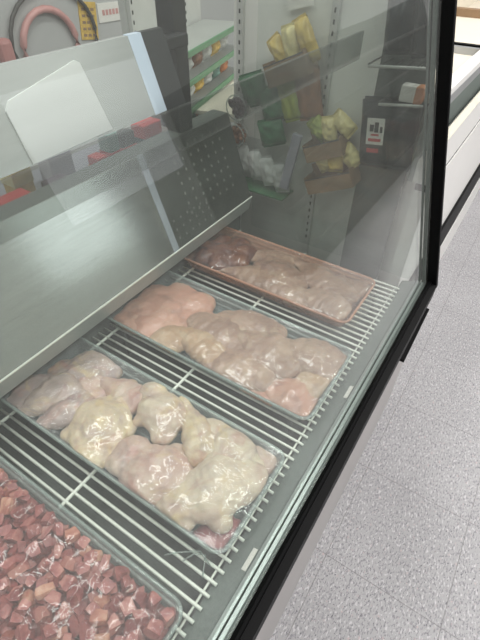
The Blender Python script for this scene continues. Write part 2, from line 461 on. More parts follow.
# -------------------------------------------------------------- wire rack
rack = thing('wire_rack', 'white coated wire deck rack of close parallel bars under the trays', 'rack', (.3, .42, .535))
inv = -Vector(rack.location)
bars = 72; pitch = .0193; x0 = -.335
base = None
for i in range(bars):
    x = x0 + i*pitch
    if base is None:
        bm = bmesh.new(); tube(bm, [(0, .142, .5395), (0, .150, .5405), (0, .73, .5405)], .0029, 6)
        base = obj('bar', bm, M['rack'], None, True); o = base
    else:
        o = base.copy(); COL.objects.link(o)
    o.parent = rack; o.location = inv + Vector((x, 0, 0))
for y in (.155, .437, .672):
    bm = bmesh.new(); tube(bm, [(x0-.01, y, .5402 if y > .2 else .5365), (x0+(bars-1)*pitch+.01, y, .5402 if y > .2 else .5365)], .0034 if y > .2 else .002, 8)
    o = obj('cross_rod', bm, M['rack'], rack, True); o.location = inv
for x in (-.3, .1, .5, .98):
    for y in (.19, .66):
        bm = bmesh.new(); tube(bm, [(x, y, .452), (x, y, .533)], .004, 8)
        o = obj('foot_peg', bm, M['liner'], rack, True); o.location = inv
# ------------------------------------------------------------------ trays
def rrect(x0, x1, y0, y1, r, n=5):
    pts = []
    for cx, cy, a in ((x1-r, y0+r, -90), (x1-r, y1-r, 0), (x0+r, y1-r, 90), (x0+r, y0+r, 180)):
        for k in range(n+1):
            t = R(a+90*k/n); pts.append((cx+r*math.cos(t), cy+r*math.sin(t)))
    return pts

ZB, ZR = .5437, .578
def make_tray(x0, x1, y0, y1, mat, label, zr=ZR, rim=None):
    c = Vector(((x0+x1)/2, (y0+y1)/2, ZB))
    t = thing('meat_tray', label, 'tray', c, 'film-wrapped meat trays on the rack')
    bm = bmesh.new()
    prof = [(-.020, ZB+.0015), (-.016, ZB), (-.013, ZB+.002), (-.005, zr-.006), (-.003, zr)]
    rings = []
    for d, z in prof:
        rings.append([bm.verts.new((x, y, z)) for x, y in rrect(x0-d, x1+d, y0-d, y1+d, max(.006, .022+d*.3))])
    n = len(rings[0])
    bm.faces.new(rings[0])
    for a, b in zip(rings, rings[1:]):
        for k in range(n): bm.faces.new((a[k], a[(k+1) % n], b[(k+1) % n], b[k]))
    o = obj('tray_base', bm, mat, t, True); o.location = -c
    o.modifiers.new('s', 'SOLIDIFY').thickness = .0012
    bm = bmesh.new()
    tube(bm, [(x, y, zr) for x, y in rrect(x0, x1, y0, y1, .022)], .0032, 6, True)
    o = obj('rim', bm, rim or mat, t, True); o.location = -c
    return t

M['rim'] = glass('tray_rim_plastic', tint=(235, 242, 240), haze=.30, hazecol=(205, 214, 210), rough=.1, ior=1.5, smear=False)
M['rim_o'] = glass('peach_rim_plastic', tint=(245, 220, 205), haze=.55, hazecol=(220, 172, 148), rough=.1, ior=1.5, smear=False)
TR = {
    0: (-.095, .112, .153, .705, M['tray'], 'clear film-wrapped tray of diced red meat nearest the camera', M['rim']),
    1: (.192, .400, .150, .705, M['tray'], 'clear film-wrapped tray of skin-on chicken thighs next to the diced red meat', M['rim']),
    2: (.482, .708, .150, .705, M['tray'], 'clear film-wrapped tray of pinkish chicken breasts, middle of the chicken trays', M['rim']),
    3: (.780, .985, .197, .705, M['tray_o'], 'peach-rimmed film-wrapped chicken tray farthest along the case', M['rim_o']),
}
trays = {k: make_tray(v[0], v[1], v[2], v[3], v[4], v[5], rim=v[6]) for k, v in TR.items()}

# ----------------------------------------------------------- chicken pieces
dg_tex = {}
def cloud(name, size, depth=2):
    if name not in dg_tex:
        t = bpy.data.textures.new(name, 'CLOUDS'); t.noise_scale = size; t.noise_depth = depth; dg_tex[name] = t
    return dg_tex[name]

def ball(bm, c, r, s=(1, 1, 1), rot=0):
    mt = Matrix.Translation(c) @ Matrix.Rotation(rot, 4, 'Z') @ Matrix.Diagonal((*[r*k for k in s], 1))
    bmesh.ops.create_icosphere(bm, subdivisions=3, radius=1, matrix=mt)

CUR = [1]
def piece(kind, x, y, ang, ln, wd, h, zc, mat, label, name, cat, group, tilt=0):
    rng = random.Random(int(x*1e4)*31+int(y*1e4))
    bm = bmesh.new()
    ln *= 1.34; wd *= 1.42; h *= .88
    a, b = ln/2, wd/2
    if kind == 'thigh':       # broad body with ragged skin lobes
        ball(bm, (a*.12, 0, 0), 1, (a*.72, b*.86, h))
        ball(bm, (-a*.5, b*.18, -h*.1), 1, (a*.45, b*.6, h*.8))
        ball(bm, (a*.6, -b*.32, -h*.15), 1, (a*.36, b*.52, h*.7))
        for k in range(6):
            t = k*1.05+rng.random()*.6
            ball(bm, (a*.68*math.cos(t), b*.68*math.sin(t), -h*.25), 1, (a*.26, b*.30, h*.5), t)
        ball(bm, (a*.05, b*.25, h*.35), 1, (a*.45, b*.28, h*.6), .5)
    elif kind == 'breast':    # teardrop fillet
        for k in range(6):
            t = k/5
            w = b*(.45+.55*math.sin(math.pi*(.15+.62*t)))
            ball(bm, (a*(-.72+1.35*t), b*.10*math.sin(3*t), 0), 1, (a*.36, w*.92, h*(.65+.35*math.sin(math.pi*t))))
        ball(bm, (a*.25, b*.45, -h*.1), 1, (a*.5, b*.42, h*.7), .2)
    elif kind == 'leg':       # drumstick / thigh: fat end and thin end
        for k in range(7):
            t = k/6
            w = b*(.34+.66*smoothstep(.1, .75, t))
            ball(bm, (a*(-.78+1.42*t), b*.12*math.sin(2.5*t), 0), 1, (a*.30, w*.9, h*(.5+.5*smoothstep(.1, .7, t))))
        ball(bm, (-a*.86, 0, 0), 1, (a*.14, b*.42, h*.5))
    elif kind == 'flap':      # thin flat slab of meat
        for k in range(7):
            t = k*.9; ball(bm, (a*.52*math.cos(t), b*.52*math.sin(t), 0), 1, (a*.45, b*.45, h*(.8+.3*rng.random())), t)
        ball(bm, (0, 0, 0), 1, (a*.7, b*.7, h))
    me = bpy.data.meshes.new(name); bm.to_mesh(me); bm.free()
    tmp = bpy.data.objects.new('tmp', me); COL.objects.link(tmp)
    tmp.location = (x*3, y*3, 0)     # varies the displacement noise
    tmp.matrix_world = Matrix.Translation((x*3, y*3, 0))
    rm = tmp.modifiers.new('r', 'REMESH'); rm.mode = 'VOXEL'; rm.voxel_size = .0032
    sm = tmp.modifiers.new('s', 'SMOOTH'); sm.iterations = 4; sm.factor = .55
    d1 = tmp.modifiers.new('d', 'DISPLACE'); d1.texture = cloud('folds', .040); d1.strength = .013 if kind == 'thigh' else .010; d1.mid_level = .5; d1.texture_coords = 'GLOBAL'
    d2 = tmp.modifiers.new('d2', 'DISPLACE'); d2.texture = cloud('pores', .012); d2.strength = .0030 if kind == 'thigh' else .0020; d2.mid_level = .5; d2.texture_coords = 'GLOBAL'
    dg = bpy.context.evaluated_depsgraph_get(); dg.update()
    me2 = bpy.data.meshes.new_from_object(tmp.evaluated_get(dg))
    bpy.data.objects.remove(tmp); bpy.data.meshes.remove(me)
    me2.name = name; me2.materials.clear(); me2.materials.append(mat)
    for p in me2.polygons: p.use_smooth = True
    o = bpy.data.objects.new(name, me2); COL.objects.link(o)
    mw = Matrix.Translation((x, y, zc)) @ Matrix.Rotation(R(ang), 4, 'Z') @ Matrix.Rotation(tilt, 4, 'Y')
    # settle on the tray floor
    lo = min((mw @ v.co).z for v in me2.vertices)
    o.matrix_world = mw
    im = mw.inverted(); tx0, tx1, ty0, ty1 = TR[CUR[0]][:4]
    def squeeze(q, a_, b_):     # pressed against the tray wall
        if q < a_+.010: q = a_+.010-.008*(1-math.exp(-(a_+.010-q)/.008))
        if q > b_-.010: q = b_-.010+.008*(1-math.exp(-(q-b_+.010)/.008))
        return q
    for v in me2.vertices:
        q = mw @ v.co
        ins = max(0, ZR-q.z)*.28
        q.x = squeeze(q.x, tx0+ins, tx1-ins); q.y = squeeze(q.y, ty0+ins, ty1-ins)
        if q.z > .590: q.z = .590+.013*(1-math.exp(-(q.z-.590)/.013))
        v.co = im @ q
    if lo < ZB+.004:   # flatten the underside against the tray
        im = mw.inverted()
        for v in me2.vertices:
            w = mw @ v.co
            if w.z < ZB+.004: w.z = ZB+.004; v.co = im @ w
    tag(o, label, cat, group)
    return o

S = meat_mat
BL = ((11, .50, .66, (158, 138, 138), .6, 3.3), (15, .54, .68, (222, 194, 140), .65, 8.8), (13, .56, .70, (190, 122, 112), .6, 14.1))
BB = ((11, .52, .66, (150, 116, 104), .6, 5.1), (16, .56, .70, (206, 184, 158), .55, 9.4))
skin = S('chicken_skin_cream', (196, 168, 152), (218, 200, 178), (228, 212, 186), 16, blotch=BL)
skin_y = S('chicken_skin_yellow', (200, 176, 158), (218, 198, 170), (224, 204, 164), 20, blotch=BL)
skin_p = S('chicken_skin_pink', (194, 158, 146), (210, 182, 166), (216, 194, 176), 18, blotch=BL)
skin_g = S('chicken_skin_greyish', (150, 128, 126), (178, 158, 150), (196, 174, 160), 18, blotch=BL)
dark = S('dark_red_flesh', (112, 52, 58), (136, 68, 70), (158, 90, 88), 24)
br = S('chicken_breast_beige', (164, 132, 114), (182, 150, 130), (196, 168, 146), 14, blotch=BB)
br_p = S('chicken_breast_pink', (200, 146, 124), (208, 158, 136), (214, 172, 150), 12, blotch=BB)
br_y = S('chicken_breast_yellowish', (184, 150, 120), (198, 166, 134), (206, 180, 152), 18, blotch=BB)
lg = S('chicken_tan', (150, 116, 96), (170, 136, 114), (186, 154, 130), 16, blotch=BB)
lg_b = S('liver_brown', (88, 36, 18), (110, 54, 28), (140, 86, 54), 26, rough=.25)

G1, G2, G3 = 'chicken thighs in the tray beside the red meat', 'chicken breasts in the middle chicken tray', 'chicken pieces in the peach-rimmed tray'
pcs = {1: [], 2: [], 3: []}
def P(t, kind, x, y, ang, ln, wd, h, zc, mat, label, name='chicken_thigh', cat='chicken'):
    CUR[0] = t
    pcs[t].append(piece(kind, x, y, ang, ln, wd, h, zc, mat, label, name, cat, {1: G1, 2: G2, 3: G3}[t]))

T1 = 'in the skin-on thigh tray'
P(1, 'leg', .245, .615, -16, .115, .082, .022, .566, skin_g, 'greyish chicken thigh under the steel lip at the left rear of the skin-on thigh tray')
P(1, 'leg', .232, .565, -20, .120, .060, .021, .565, skin_g, 'long greyish chicken piece lying behind the yellowish lumpy thigh in the thigh tray', 'chicken_piece')
P(1, 'flap', .300, .560, 60, .090, .060, .016, .560, skin_p, 'flat pinkish flesh in the rear middle of the skin-on thigh tray', 'chicken_flesh')
P(1, 'thigh', .240, .665, 20, .090, .070, .020, .562, skin_g, 'dull greyish chicken piece at the left rear corner of the thigh tray, by the steel', 'chicken_piece')
P(1, 'thigh', .250, .475, 40, .140, .098, .025, .569, skin_y, 'yellowish lumpy chicken thigh at the left edge of the skin-on thigh tray')
P(1, 'leg', .341, .515, -89, .115, .060, .020, .564, skin_p, 'small pink chicken piece near the rear right of the skin-on thigh tray', 'chicken_piece')
P(1, 'thigh', .350, .410, -110, .118, .078, .025, .572, skin, 'rounded pale chicken thigh at the middle right edge of the skin-on thigh tray')
P(1, 'leg', .352, .325, -128, .125, .055, .024, .572, skin_y, 'narrow yellowish chicken strip standing between thighs at the thigh tray right side', 'chicken_piece')
P(1, 'thigh', .345, .250, -100, .130, .088, .026, .570, skin, 'pale cream chicken thigh at the front right corner of the skin-on thigh tray')
P(1, 'thigh', .242, .335, -80, .145, .098, .027, .571, skin_p, 'large smooth greyish pink chicken thigh in the left middle of the skin-on thigh tray')
P(1, 'thigh', .272, .225, -22, .158, .092, .029, .575, skin, 'biggest cream chicken thigh, on top near the front of the skin-on thigh tray')
P(1, 'flap', .225, .178, -33, .070, .050, .012, .556, dark, 'dark red bare flesh showing in the front corner of the skin-on thigh tray', 'chicken_flesh')
P(1, 'flap', .380, .186, -118, .055, .045, .012, .557, skin_p, 'pink scrap of flesh at the front right corner of the skin-on thigh tray', 'chicken_flesh')
P(1, 'thigh', .345, .620, -37, .125, .085, .020, .562, skin_g, 'dull grey-pink chicken thigh at the far rear right of the skin-on thigh tray')

B = 'chicken_breast'
P(2, 'flap', .600, .590, -84, .190, .160, .018, .560, br_p, 'flat salmon-pink chicken breast at the rear of the middle chicken tray', B)
P(2, 'flap', .525, .640, -84, .090, .070, .015, .558, br_p, 'pale salmon chicken piece at the left rear corner of the middle tray', B)
P(2, 'flap', .530, .570, -70, .080, .055, .014, .556, br_p, 'flat salmon scrap between the yellowish breast and the rear slab, middle tray', B)
P(2, 'breast', .515, .515, -30, .075, .075, .021, .566, br_y, 'small yellowish chicken breast at the left edge of the middle chicken tray', B)
P(2, 'breast', .535, .445, -100, .100, .066, .024, .570, br_y, 'pale oval chicken breast beside the yellowish one in the middle tray', B)
P(2, 'breast', .592, .430, -98, .140, .082, .022, .569, br, 'grey-pink chicken breast in the centre of the middle tray, behind the oval one', B)
P(2, 'breast', .530, .335, -82, .130, .080, .023, .568, br, 'beige chicken breast on the left side of the middle tray', B)
P(2, 'breast', .655, .385, -80, .135, .080, .022, .567, br, 'beige chicken breast against the far side of the middle tray', B)
P(2, 'breast', .602, .305, -102, .130, .085, .026, .572, br, 'plump beige chicken breast at the centre of the middle tray', B)
P(2, 'breast', .640, .215, -83, .130, .090, .024, .570, br, 'long beige chicken breast at the front right of the middle tray', B)
P(2, 'breast', .525, .205, -89, .085, .075, .021, .564, br_p, 'small pink chicken breast at the front left corner of the middle tray', B)
P(2, 'breast', .580, .185, -10, .080, .056, .018, .566, br_y, 'short chicken piece under bright film streaks at the front edge of the middle tray', B)
P(2, 'flap', .508, .270, -88, .080, .045, .015, .556, br_p, 'thin pink strip of chicken along the left edge of the middle tray', B)

P(3, 'flap', .880, .615, -60, .150, .120, .026, .568, lg_b, 'dark brown meat at the rear of the peach-rimmed tray', 'dark_meat', 'meat')
P(3, 'leg', .822, .500, -84, .150, .078, .023, .567, lg, 'long tan chicken piece at the rear left of the peach-rimmed tray', 'chicken_piece')
P(3, 'breast', .865, .425, -108, .130, .085, .025, .571, lg, 'tan chicken piece in the middle of the peach-rimmed tray', 'chicken_piece')
P(3, 'leg', .925, .360, -112, .125, .080, .023, .569, lg, 'tan chicken piece on the right side of the peach-rimmed tray', 'chicken_piece')
P(3, 'breast', .815, .370, -93, .110, .066, .022, .567, br, 'pale chicken piece on the left edge of the peach-rimmed tray', 'chicken_piece')
P(3, 'breast', .828, .272, -101, .100, .082, .025, .571, br, 'shiny round chicken piece at the front left of the peach-rimmed tray', 'chicken_piece')
P(3, 'breast', .893, .275, -107, .100, .078, .024, .570, lg, 'round tan chicken piece at the front middle of the peach-rimmed tray', 'chicken_piece')
P(3, 'leg', .940, .245, -113, .080, .056, .022, .566, lg, 'small tan chicken piece at the front right corner of the peach-rimmed tray', 'chicken_piece')
P(3, 'leg', .915, .500, -84, .140, .090, .021, .565, lg, 'tan chicken piece at the rear right of the peach-rimmed tray', 'chicken_piece')

# --------------------------------------------------------- diced red meat
beef = meat_mat('diced_red_meat', (150, 80, 78), (176, 102, 97), (204, 140, 128), 38, rnd=.30, rough=.36)
beef_f = meat_mat('diced_fatty_meat', (170, 96, 84), (206, 140, 118), (226, 178, 152), 38, rnd=.2, rough=.36)
bed_m = meat_mat('red_meat_bed', (138, 72, 72), (158, 86, 82), (176, 102, 96), 60)
bm = bmesh.new()
nx, ny = 24, 60
X0, X1, Y0, Y1 = -.083, .100, .166, .694
g = [[bm.verts.new((X0+(X1-X0)*i/nx, Y0+(Y1-Y0)*j/ny, ZB+.006+(.014+.010*noise.noise((i*.7, j*.7, 3)))*min(1, min(i, nx-i, j, ny-j)/2)))
      for j in range(ny+1)] for i in range(nx+1)]
for i in range(nx):
    for j in range(ny): bm.faces.new((g[i][j], g[i+1][j], g[i+1][j+1], g[i][j+1]))
lo = [[bm.verts.new((v.co.x, v.co.y, ZB+.0035)) for v in row] for row in (g[0], g[-1])]
for row, l in ((g[0], lo[0]), (g[-1], lo[1])):
    for j in range(ny): bm.faces.new((row[j], row[j+1], l[j+1], l[j]))
bed = obj('diced_meat_bed', bm, bed_m, None, True)
tag(bed, 'deep layer of chopped red meat filling the tray nearest the camera', 'meat', kind='stuff')
dice_src = []
for k in range(8):
    rng = random.Random(50+k)
    bm = bmesh.new()
    vs = bx(bm, -.0105, .0105, -.009, .009, -.0075, .0075)
    for v in vs: v.co += Vector((rng.uniform(-.0035, .0035), rng.uniform(-.0035, .0035), rng.uniform(-.003, .003)))
    bmesh.ops.subdivide_edges(bm, edges=bm.edges[:], cuts=3, use_grid_fill=True)
    for v in bm.verts:
        f = noise.noise(v.co*140+Vector((k*7, 0, 0)))
        v.co += v.co.normalized()*f*.0022
        r_ = v.co.length
        if r_ > .0135: v.co *= 1-(r_-.0135)/r_*.45
    bmesh.ops.recalc_face_normals(bm, faces=bm.faces[:])
    me = bpy.data.meshes.new('meat_cube'); bm.to_mesh(me); bm.free()
    me.materials.append(beef_f if k == 0 else beef)
    for p in me.polygons: p.use_smooth = True
    me.set_sharp_from_angle(angle=R(50))
    dice_src.append(me)
cubes = []
rng = random.Random(5)
pts = []
for layer, zz in ((0, .570), (1, .582)):
    yy = .170
    while yy < .60:
        xx = -.080
        while xx < .100:
            pts.append((xx+rng.uniform(-.005, .005), yy+rng.uniform(-.005, .005), zz+rng.uniform(-.004, .004)))
            xx += .0185 if layer == 0 else .024
        yy += .0180 if layer == 0 else .024
rng.shuffle(pts)
def seen(p): return p[1] < .75*p[0]+.60 and p[1] < .60
pts = [p for p in pts if seen(p) and -.083 < p[0] < .100 and .166 < p[1]]
pts.sort(key=lambda p: -p[0]+abs(p[1]-.35)*.5)
for i, p in enumerate(pts[:300]):
    me = rng.choice(dice_src[1:]) if rng.random() > .09 else dice_src[0]
    o = bpy.data.objects.new('meat_cube', me); COL.objects.link(o)
    o.matrix_world = Matrix.Translation(p) @ Matrix.Rotation(rng.uniform(0, 6.28), 4, 'Z') @ Matrix.Rotation(rng.uniform(-.6, .6), 4, 'X') @ Matrix.Rotation(rng.uniform(-.5, .5), 4, 'Y') @ Matrix.Diagonal((*[rng.uniform(.62, 1.12) for _ in range(3)], 1))
    fat = me is dice_src[0]
    tag(o, 'pale pink fatty cube of raw meat in the diced meat tray' if fat else 'small dark red cube of raw meat in the diced meat tray', 'meat',
        'pale fatty meat cubes in the nearest tray' if fat else 'red meat cubes in the nearest tray')
    cubes.append(o)

# ------------------------------------------------------------ cling film
EXTRA = {1: [(.318, .625, .96, -.27, .06, .007), (.30, .66, .5, .86, .05, .004), (.355, .585, .9, -.4, .05, .004)], 2: [(.655, .185, .35, .93, .06, .004), (.635, .175, .25, .96, .06, .004)]}
def make_film(k, objs, seed):
    x0, x1, y0, y1 = TR[k][:4]
    verts, polys = [], []
    for o in objs:
        n = len(verts); mw = o.matrix_world
        verts += [mw @ v.co for v in o.data.vertices]
        polys += [tuple(i+n for i in p.vertices) for p in o.data.polygons]
    tree = BVHTree.FromPolygons(verts, polys)
    nx, ny = 56, 150
    H = [[0]*(ny+1) for _ in range(nx+1)]
    for i in range(nx+1):
        for j in range(ny+1):
            h = tree.ray_cast(Vector((x0+(x1-x0)*i/nx, y0+(y1-y0)*j/ny, 1)), Vector((0, 0, -1)))
            H[i][j] = max(ZR-.004, h[0].z+.002) if h[0] is not None else ZR-.004
    edge = lambda i, j: min(i*(x1-x0)/nx, (nx-i)*(x1-x0)/nx, j*(y1-y0)/ny, (ny-j)*(y1-y0)/ny)
    for i in range(nx+1):
        for j in range(ny+1):
            if edge(i, j) < 1e-6: H[i][j] = ZR+.0025
    H0 = [r[:] for r in H]
    for it in range(40):      # stretched sheet lying over the pieces
        N2 = [r[:] for r in H]
        for i in range(1, nx):
            for j in range(1, ny):
                N2[i][j] = max(H0[i][j], (H[i-1][j]+H[i+1][j]+H[i][j-1]+H[i][j+1])/4)
        H = N2
    rng = random.Random(seed)
    folds = []
    for cx, cy, cnt in ((x0, y0, 5), (x1, y0, 5), ((x0+x1)/2, y0, 5), (x0, y1-.10, 7), ((x0+x1)/2, y1-.12, 6), (x1, y1-.12, 5)):
        for q in range(cnt):
            a = rng.uniform(0, 6.28); folds.append((cx+rng.uniform(-.03, .03), cy+rng.uniform(-.03, .03), math.cos(a), math.sin(a), rng.uniform(.02, .055), rng.uniform(.0012, .0030)))
    folds += EXTRA.get(k, [])
    bm = bmesh.new()
    V = []
    for i in range(nx+1):
        row = []
        for j in range(ny+1):
            x = x0+(x1-x0)*i/nx; y = y0+(y1-y0)*j/ny; z = H[i][j]
            e = min(1, edge(i, j)/.008)
            for fx, fy, c, s, ln, am in folds:
                u = (x-fx)*c+(y-fy)*s; v = -(x-fx)*s+(y-fy)*c
                if abs(u) < ln and abs(v) < .012: z += e*am*math.exp(-(v/.0032)**2)*(1-(u/ln)**2)
            row.append(bm.verts.new((x, y, z)))
        V.append(row)
    r = .020     # rounded corners: drop the faces outside
    for i in range(nx):
        for j in range(ny):
            x = x0+(x1-x0)*(i+.5)/nx; y = y0+(y1-y0)*(j+.5)/ny
            dx = max(x0+r-x, x-(x1-r), 0); dy = max(y0+r-y, y-(y1-r), 0)
            if dx*dx+dy*dy < (r+.002)**2: bm.faces.new((V[i][j], V[i+1][j], V[i+1][j+1], V[i][j+1]))
    bmesh.ops.delete(bm, geom=[v for v in bm.verts if not v.link_faces], context='VERTS')
    o = obj('plastic_film', bm, M['film'], trays[k], True)
    o.location = -trays[k].location
    return o
make_film(0, cubes+[bed], 3); make_film(1, pcs[1], 14); make_film(2, pcs[2], 25); make_film(3, pcs[3], 36)

# loose scrap of film beside the thigh tray
bm = bmesh.new()
for k in range(2):
    pts_ = [(.155+.01*k, .235-.03*k, .546), (.170+.01*k, .215-.02*k, .553), (.190, .190-.01*k, .549), (.182-.02*k, .165, .5455)]
    tube(bm, pts_, .0014, 5)
tag(obj('film_scrap', bm, M['rim'], None, True), 'loose curl of cling film lying on the bars by the thigh tray', 'plastic film')

# small pale reflections on the front pan, modelled as paper tags
for i, (x, lb) in enumerate(((.224, 'small pale reflection, modelled as a tag, on the front ledge nearest the camera'), (.622, 'small pale reflection, modelled as a tag, on the front ledge farther along the case'))):
    bm = bmesh.new(); bx(bm, -.019, .019, -.0042, .0042, 0, .0012, .0004, 1)
    o = obj('pale_reflection_tag', bm, M['paper'], None); o.location = (x, .1185, .5440); o.rotation_euler = (-.353, 0, 0)
    tag(o, lb, 'price tag', 'pale reflections on the front ledge')

# -------------------------------------------------- reflected store rack, modelled as solid things behind the end glass
PX = 1.20
rk = thing('reflected_display_rack', 'reflection of a white slotted display panel, modelled as solid behind the end glass', 'display rack', (PX, .52, 0))
def rp(name, bm, mat, par=None, smooth=False):
    o = obj(name, bm, mat, None, smooth); o.parent = par or rk
    if par is None: o.location = -Vector(rk.location)
    return o
bm = bmesh.new(); bx(bm, PX, PX+.014, 0.243, .372, .78, 1.75); rp('dark_reflection_panel', bm, M['darkpanel'])  # front part coloured dark for the dark zone of the reflection
bm = bmesh.new(); bx(bm, PX, PX+.014, .372, .80, .78, 1.75); rp('back_panel', bm, M['panel'])
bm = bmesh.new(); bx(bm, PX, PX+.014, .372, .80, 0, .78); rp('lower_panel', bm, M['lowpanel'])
bm = bmesh.new(); bx(bm, PX, PX+.014, .243, .372, 0, .78); rp('lower_reflection_panel', bm, M['lowdark'])  # same darker colouring below, for the dim part of the reflection
for y in (.502, .775):
    bm = bmesh.new(); bx(bm, PX-.010, PX, y-.010, y+.010, 0, 1.75)
    u = rp('upright', bm, M['upright'])
    bm = bmesh.new()
    for k in range(44):
        z = .50+k*.024; bx(bm, PX-.0112, PX-.0098, y-.0022, y+.0022, z, z+.010)
    sub('slots', bm, M['slot'], u)
bm = bmesh.new(); bx(bm, PX-.09, PX, .26, .80, 0, .12, .004); rp('base', bm, M['panel'])

def snack_bag(y, z, w, h, mat, label, tilt=0, d=.022, group=None, name='snack_bag', lean=.0, x=None, cat='snack bag', extra=None):
    """a pillow bag whose face looks at -x"""
    bm = bmesh.new()
    n = 14
    V = [[], []]
    for s in (0, 1):
        for i in range(n+1):
            row = []
            for j in range(n+1):
                u = -1+2*i/n; v = -1+2*j/n
                t = max(0, (1-u*u))**.55*max(0, (1-v*v))**.4
                wr = 1+.45*noise.noise((u*2.4+y*40, v*2.4+z*40, s*5))
                pin = 1-.07*abs(v)**3*math.cos(u*2)
                row.append(bm.verts.new(((-1 if s == 0 else 1)*d*t*wr, u*w/2*pin, v*h/2*(1-.04*u*u))))
            V[s].append(row)
    for s in (0, 1):
        for i in range(n):
            for j in range(n): bm.faces.new((V[s][i][j], V[s][i+1][j], V[s][i+1][j+1], V[s][i][j+1]))
    bmesh.ops.remove_doubles(bm, verts=bm.verts[:], dist=1e-5)
    t = thing(name, label, cat, (x if x is not None else PX-.04, y, z), group)
    t.rotation_euler = (tilt, lean, 0)
    o = obj('bag', bm, mat, t, True)
    bm = bmesh.new()
    for s in (-1, 1):
        bx(bm, -.0012, .0012, -w*.45, w*.45, s*h*.5-.004, s*h*.5+.004)
    obj('seal_strip', bm, extra or mat, t)
    return t

def wire_basket(y0, y1, z0, z1, label, slope=.35, xf=None):
    """tilted board tray on brackets with a wire edge"""
    xf = xf or PX-.075
    c = Vector((PX-.04, (y0+y1)/2, z0))
    t = thing('snack_tray', label, 'snack tray', c, 'reflected snack trays on the slotted rack')
    t.rotation_euler = (-slope, 0, 0)
    w = (y1-y0)/2; h = z1-z0
    bm = bmesh.new()
    bx(bm, -.035, .028, -w, w, 0, .003)
    bx(bm, -.037, -.034, -w, w, 0, h*.6)
    bx(bm, .026, .029, -w, w, 0, h)
    obj('tray_board', bm, M['basket'], t)
    for s in (-1, 1):
        bm = bmesh.new(); bx(bm, -.035, .028, s*w-.0015, s*w+.0015, 0, h*.7); obj('tray_side', bm, M['basket'], t)
    bm = bmesh.new(); tube(bm, [(-.036, -w, h*.61), (-.036, w, h*.61)], .002, 6); obj('wire_edge', bm, M['wire'], t, True)
    return t

SL = .42
GY_ = 'reflected yellow snack bags'
wire_basket(.520, .640, .975, 1.06, 'brown tray of yellow bags highest on the reflected slotted rack', SL)
for y, z, w, h, m, lb, tl, x in (
    (.622, 1.030, .045, .085, 'yellow', 'yellow snack bag at the rear end of the highest tray on the slotted rack', -.75, .045),
    (.590, 1.048, .042, .095, 'yellow2', 'pale yellow snack bag in the middle of the highest rack tray', -.35, .05),
    (.556, 1.066, .045, .100, 'yellow', 'tall yellow snack bag at the front end of the highest rack tray', -.55, .04)):
    snack_bag(y, z, w, h, M[m], lb, tl, .020, GY_, x=PX-x)
wire_basket(.395, .505, .800, .87, 'brown tray holding pale yellow bags, halfway up the slotted rack', SL)
for y, z, w, h, m, lb, tl, x in (
    (.490, .868, .048, .060, 'lime', 'yellow-green bag at the rear end of the halfway tray of the rack', -.9, .045),
    (.458, .872, .040, .062, 'yellow2', 'pale yellow bag in the middle of the halfway tray of the rack', -.3, .05),
    (.425, .890, .045, .066, 'yellow2', 'pale yellow bag sticking out of the front end of the halfway tray', -1.0, .04)):
    snack_bag(y, z, w, h, M[m], lb, tl, .020, GY_, x=PX-x)
wire_basket(.350, .490, .715, .785, 'brown tray with yellow bags lowest on the slotted rack', SL)
for y, z, w, h, m, lb, tl, x in (
    (.462, .785, .050, .055, 'yellow2', 'pale yellow bag at the rear end of the lowest rack tray', -.6, .045),
    (.428, .795, .045, .058, 'yellow', 'yellow bag in the middle of the lowest rack tray', -.2, .05),
    (.390, .812, .050, .058, 'yellow2', 'pale yellow bag at the front end of the lowest rack tray', -.9, .04)):
    snack_bag(y, z, w, h, M[m], lb, tl, .020, GY_, x=PX-x)
snack_bag(.535, .945, .075, .125, M['brownpack'], 'tan paper bag hanging in the middle of the slotted rack', -.25, .015)
snack_bag(.590, .925, .065, .110, M['lime'], 'yellow-green bag between the tan bag and the green bags on the rack', -.4, .016)
snack_bag(.640, .905, .085, .085, M['green'], 'dark green leafy bag beside the yellow-green one on the rack', -.35, .018, 'reflected green bags on the slotted rack')
snack_bag(.705, .930, .085, .080, M['green'], 'dark green bag at the rear edge of the slotted rack', -.35, .018, 'reflected green bags on the slotted rack')
snack_bag(.640, .825, .085, .070, M['green'], 'dark green bag lowest of the green ones on the rack', -.35, .018, 'reflected green bags on the slotted rack')
# clamshell packs of dark berries
def clamshell(y, z, r, mat, label):
    t = thing('berry_pack', label, 'berry pack', (PX-.055, y, z), 'reflected round berry packs on the slotted rack')
    bm = bmesh.new()
    rng = random.Random(int(y*1000))
    for k in range(34):
        a = rng.uniform(0, 6.28); q = r*.82*math.sqrt(rng.random())
        ball(bm, (rng.uniform(-.008, .004), q*math.cos(a), q*math.sin(a)), .0075, (1, 1, 1))
    b = obj('berries', bm, mat, t, True); b['kind'] = 'stuff'
    bm = bmesh.new(); tube(bm, [(-.012, r*math.cos(a*.2618), r*math.sin(a*.2618)) for a in range(24)], .0022, 6, True)
    obj('pack_rim', bm, M['rim'], t, True)
    bm = bmesh.new()
    tube(bm, [(.010, 0, 0), (.016, 0, 0)], r*.95, 20)
    obj('pack_base', bm, M['greypack'], t)
clamshell(.748, .880, .034, M['berry'], 'round pack of dark purple berries near the rear edge of the slotted rack')
clamshell(.752, .800, .032, M['brownpack'], 'round pack of reddish brown fruit below the purple berries')
bm = bmesh.new(); bx(bm, -.001, .001, -.035, .035, -.03, .03)
t = thing('price_card', 'white price card with red writing above the highest rack tray', 'price card', (PX-.012, .600, 1.155)); t.rotation_euler = (-.25, 0, 0)
obj('card', bm, M['paper'], t)
bm = bmesh.new()
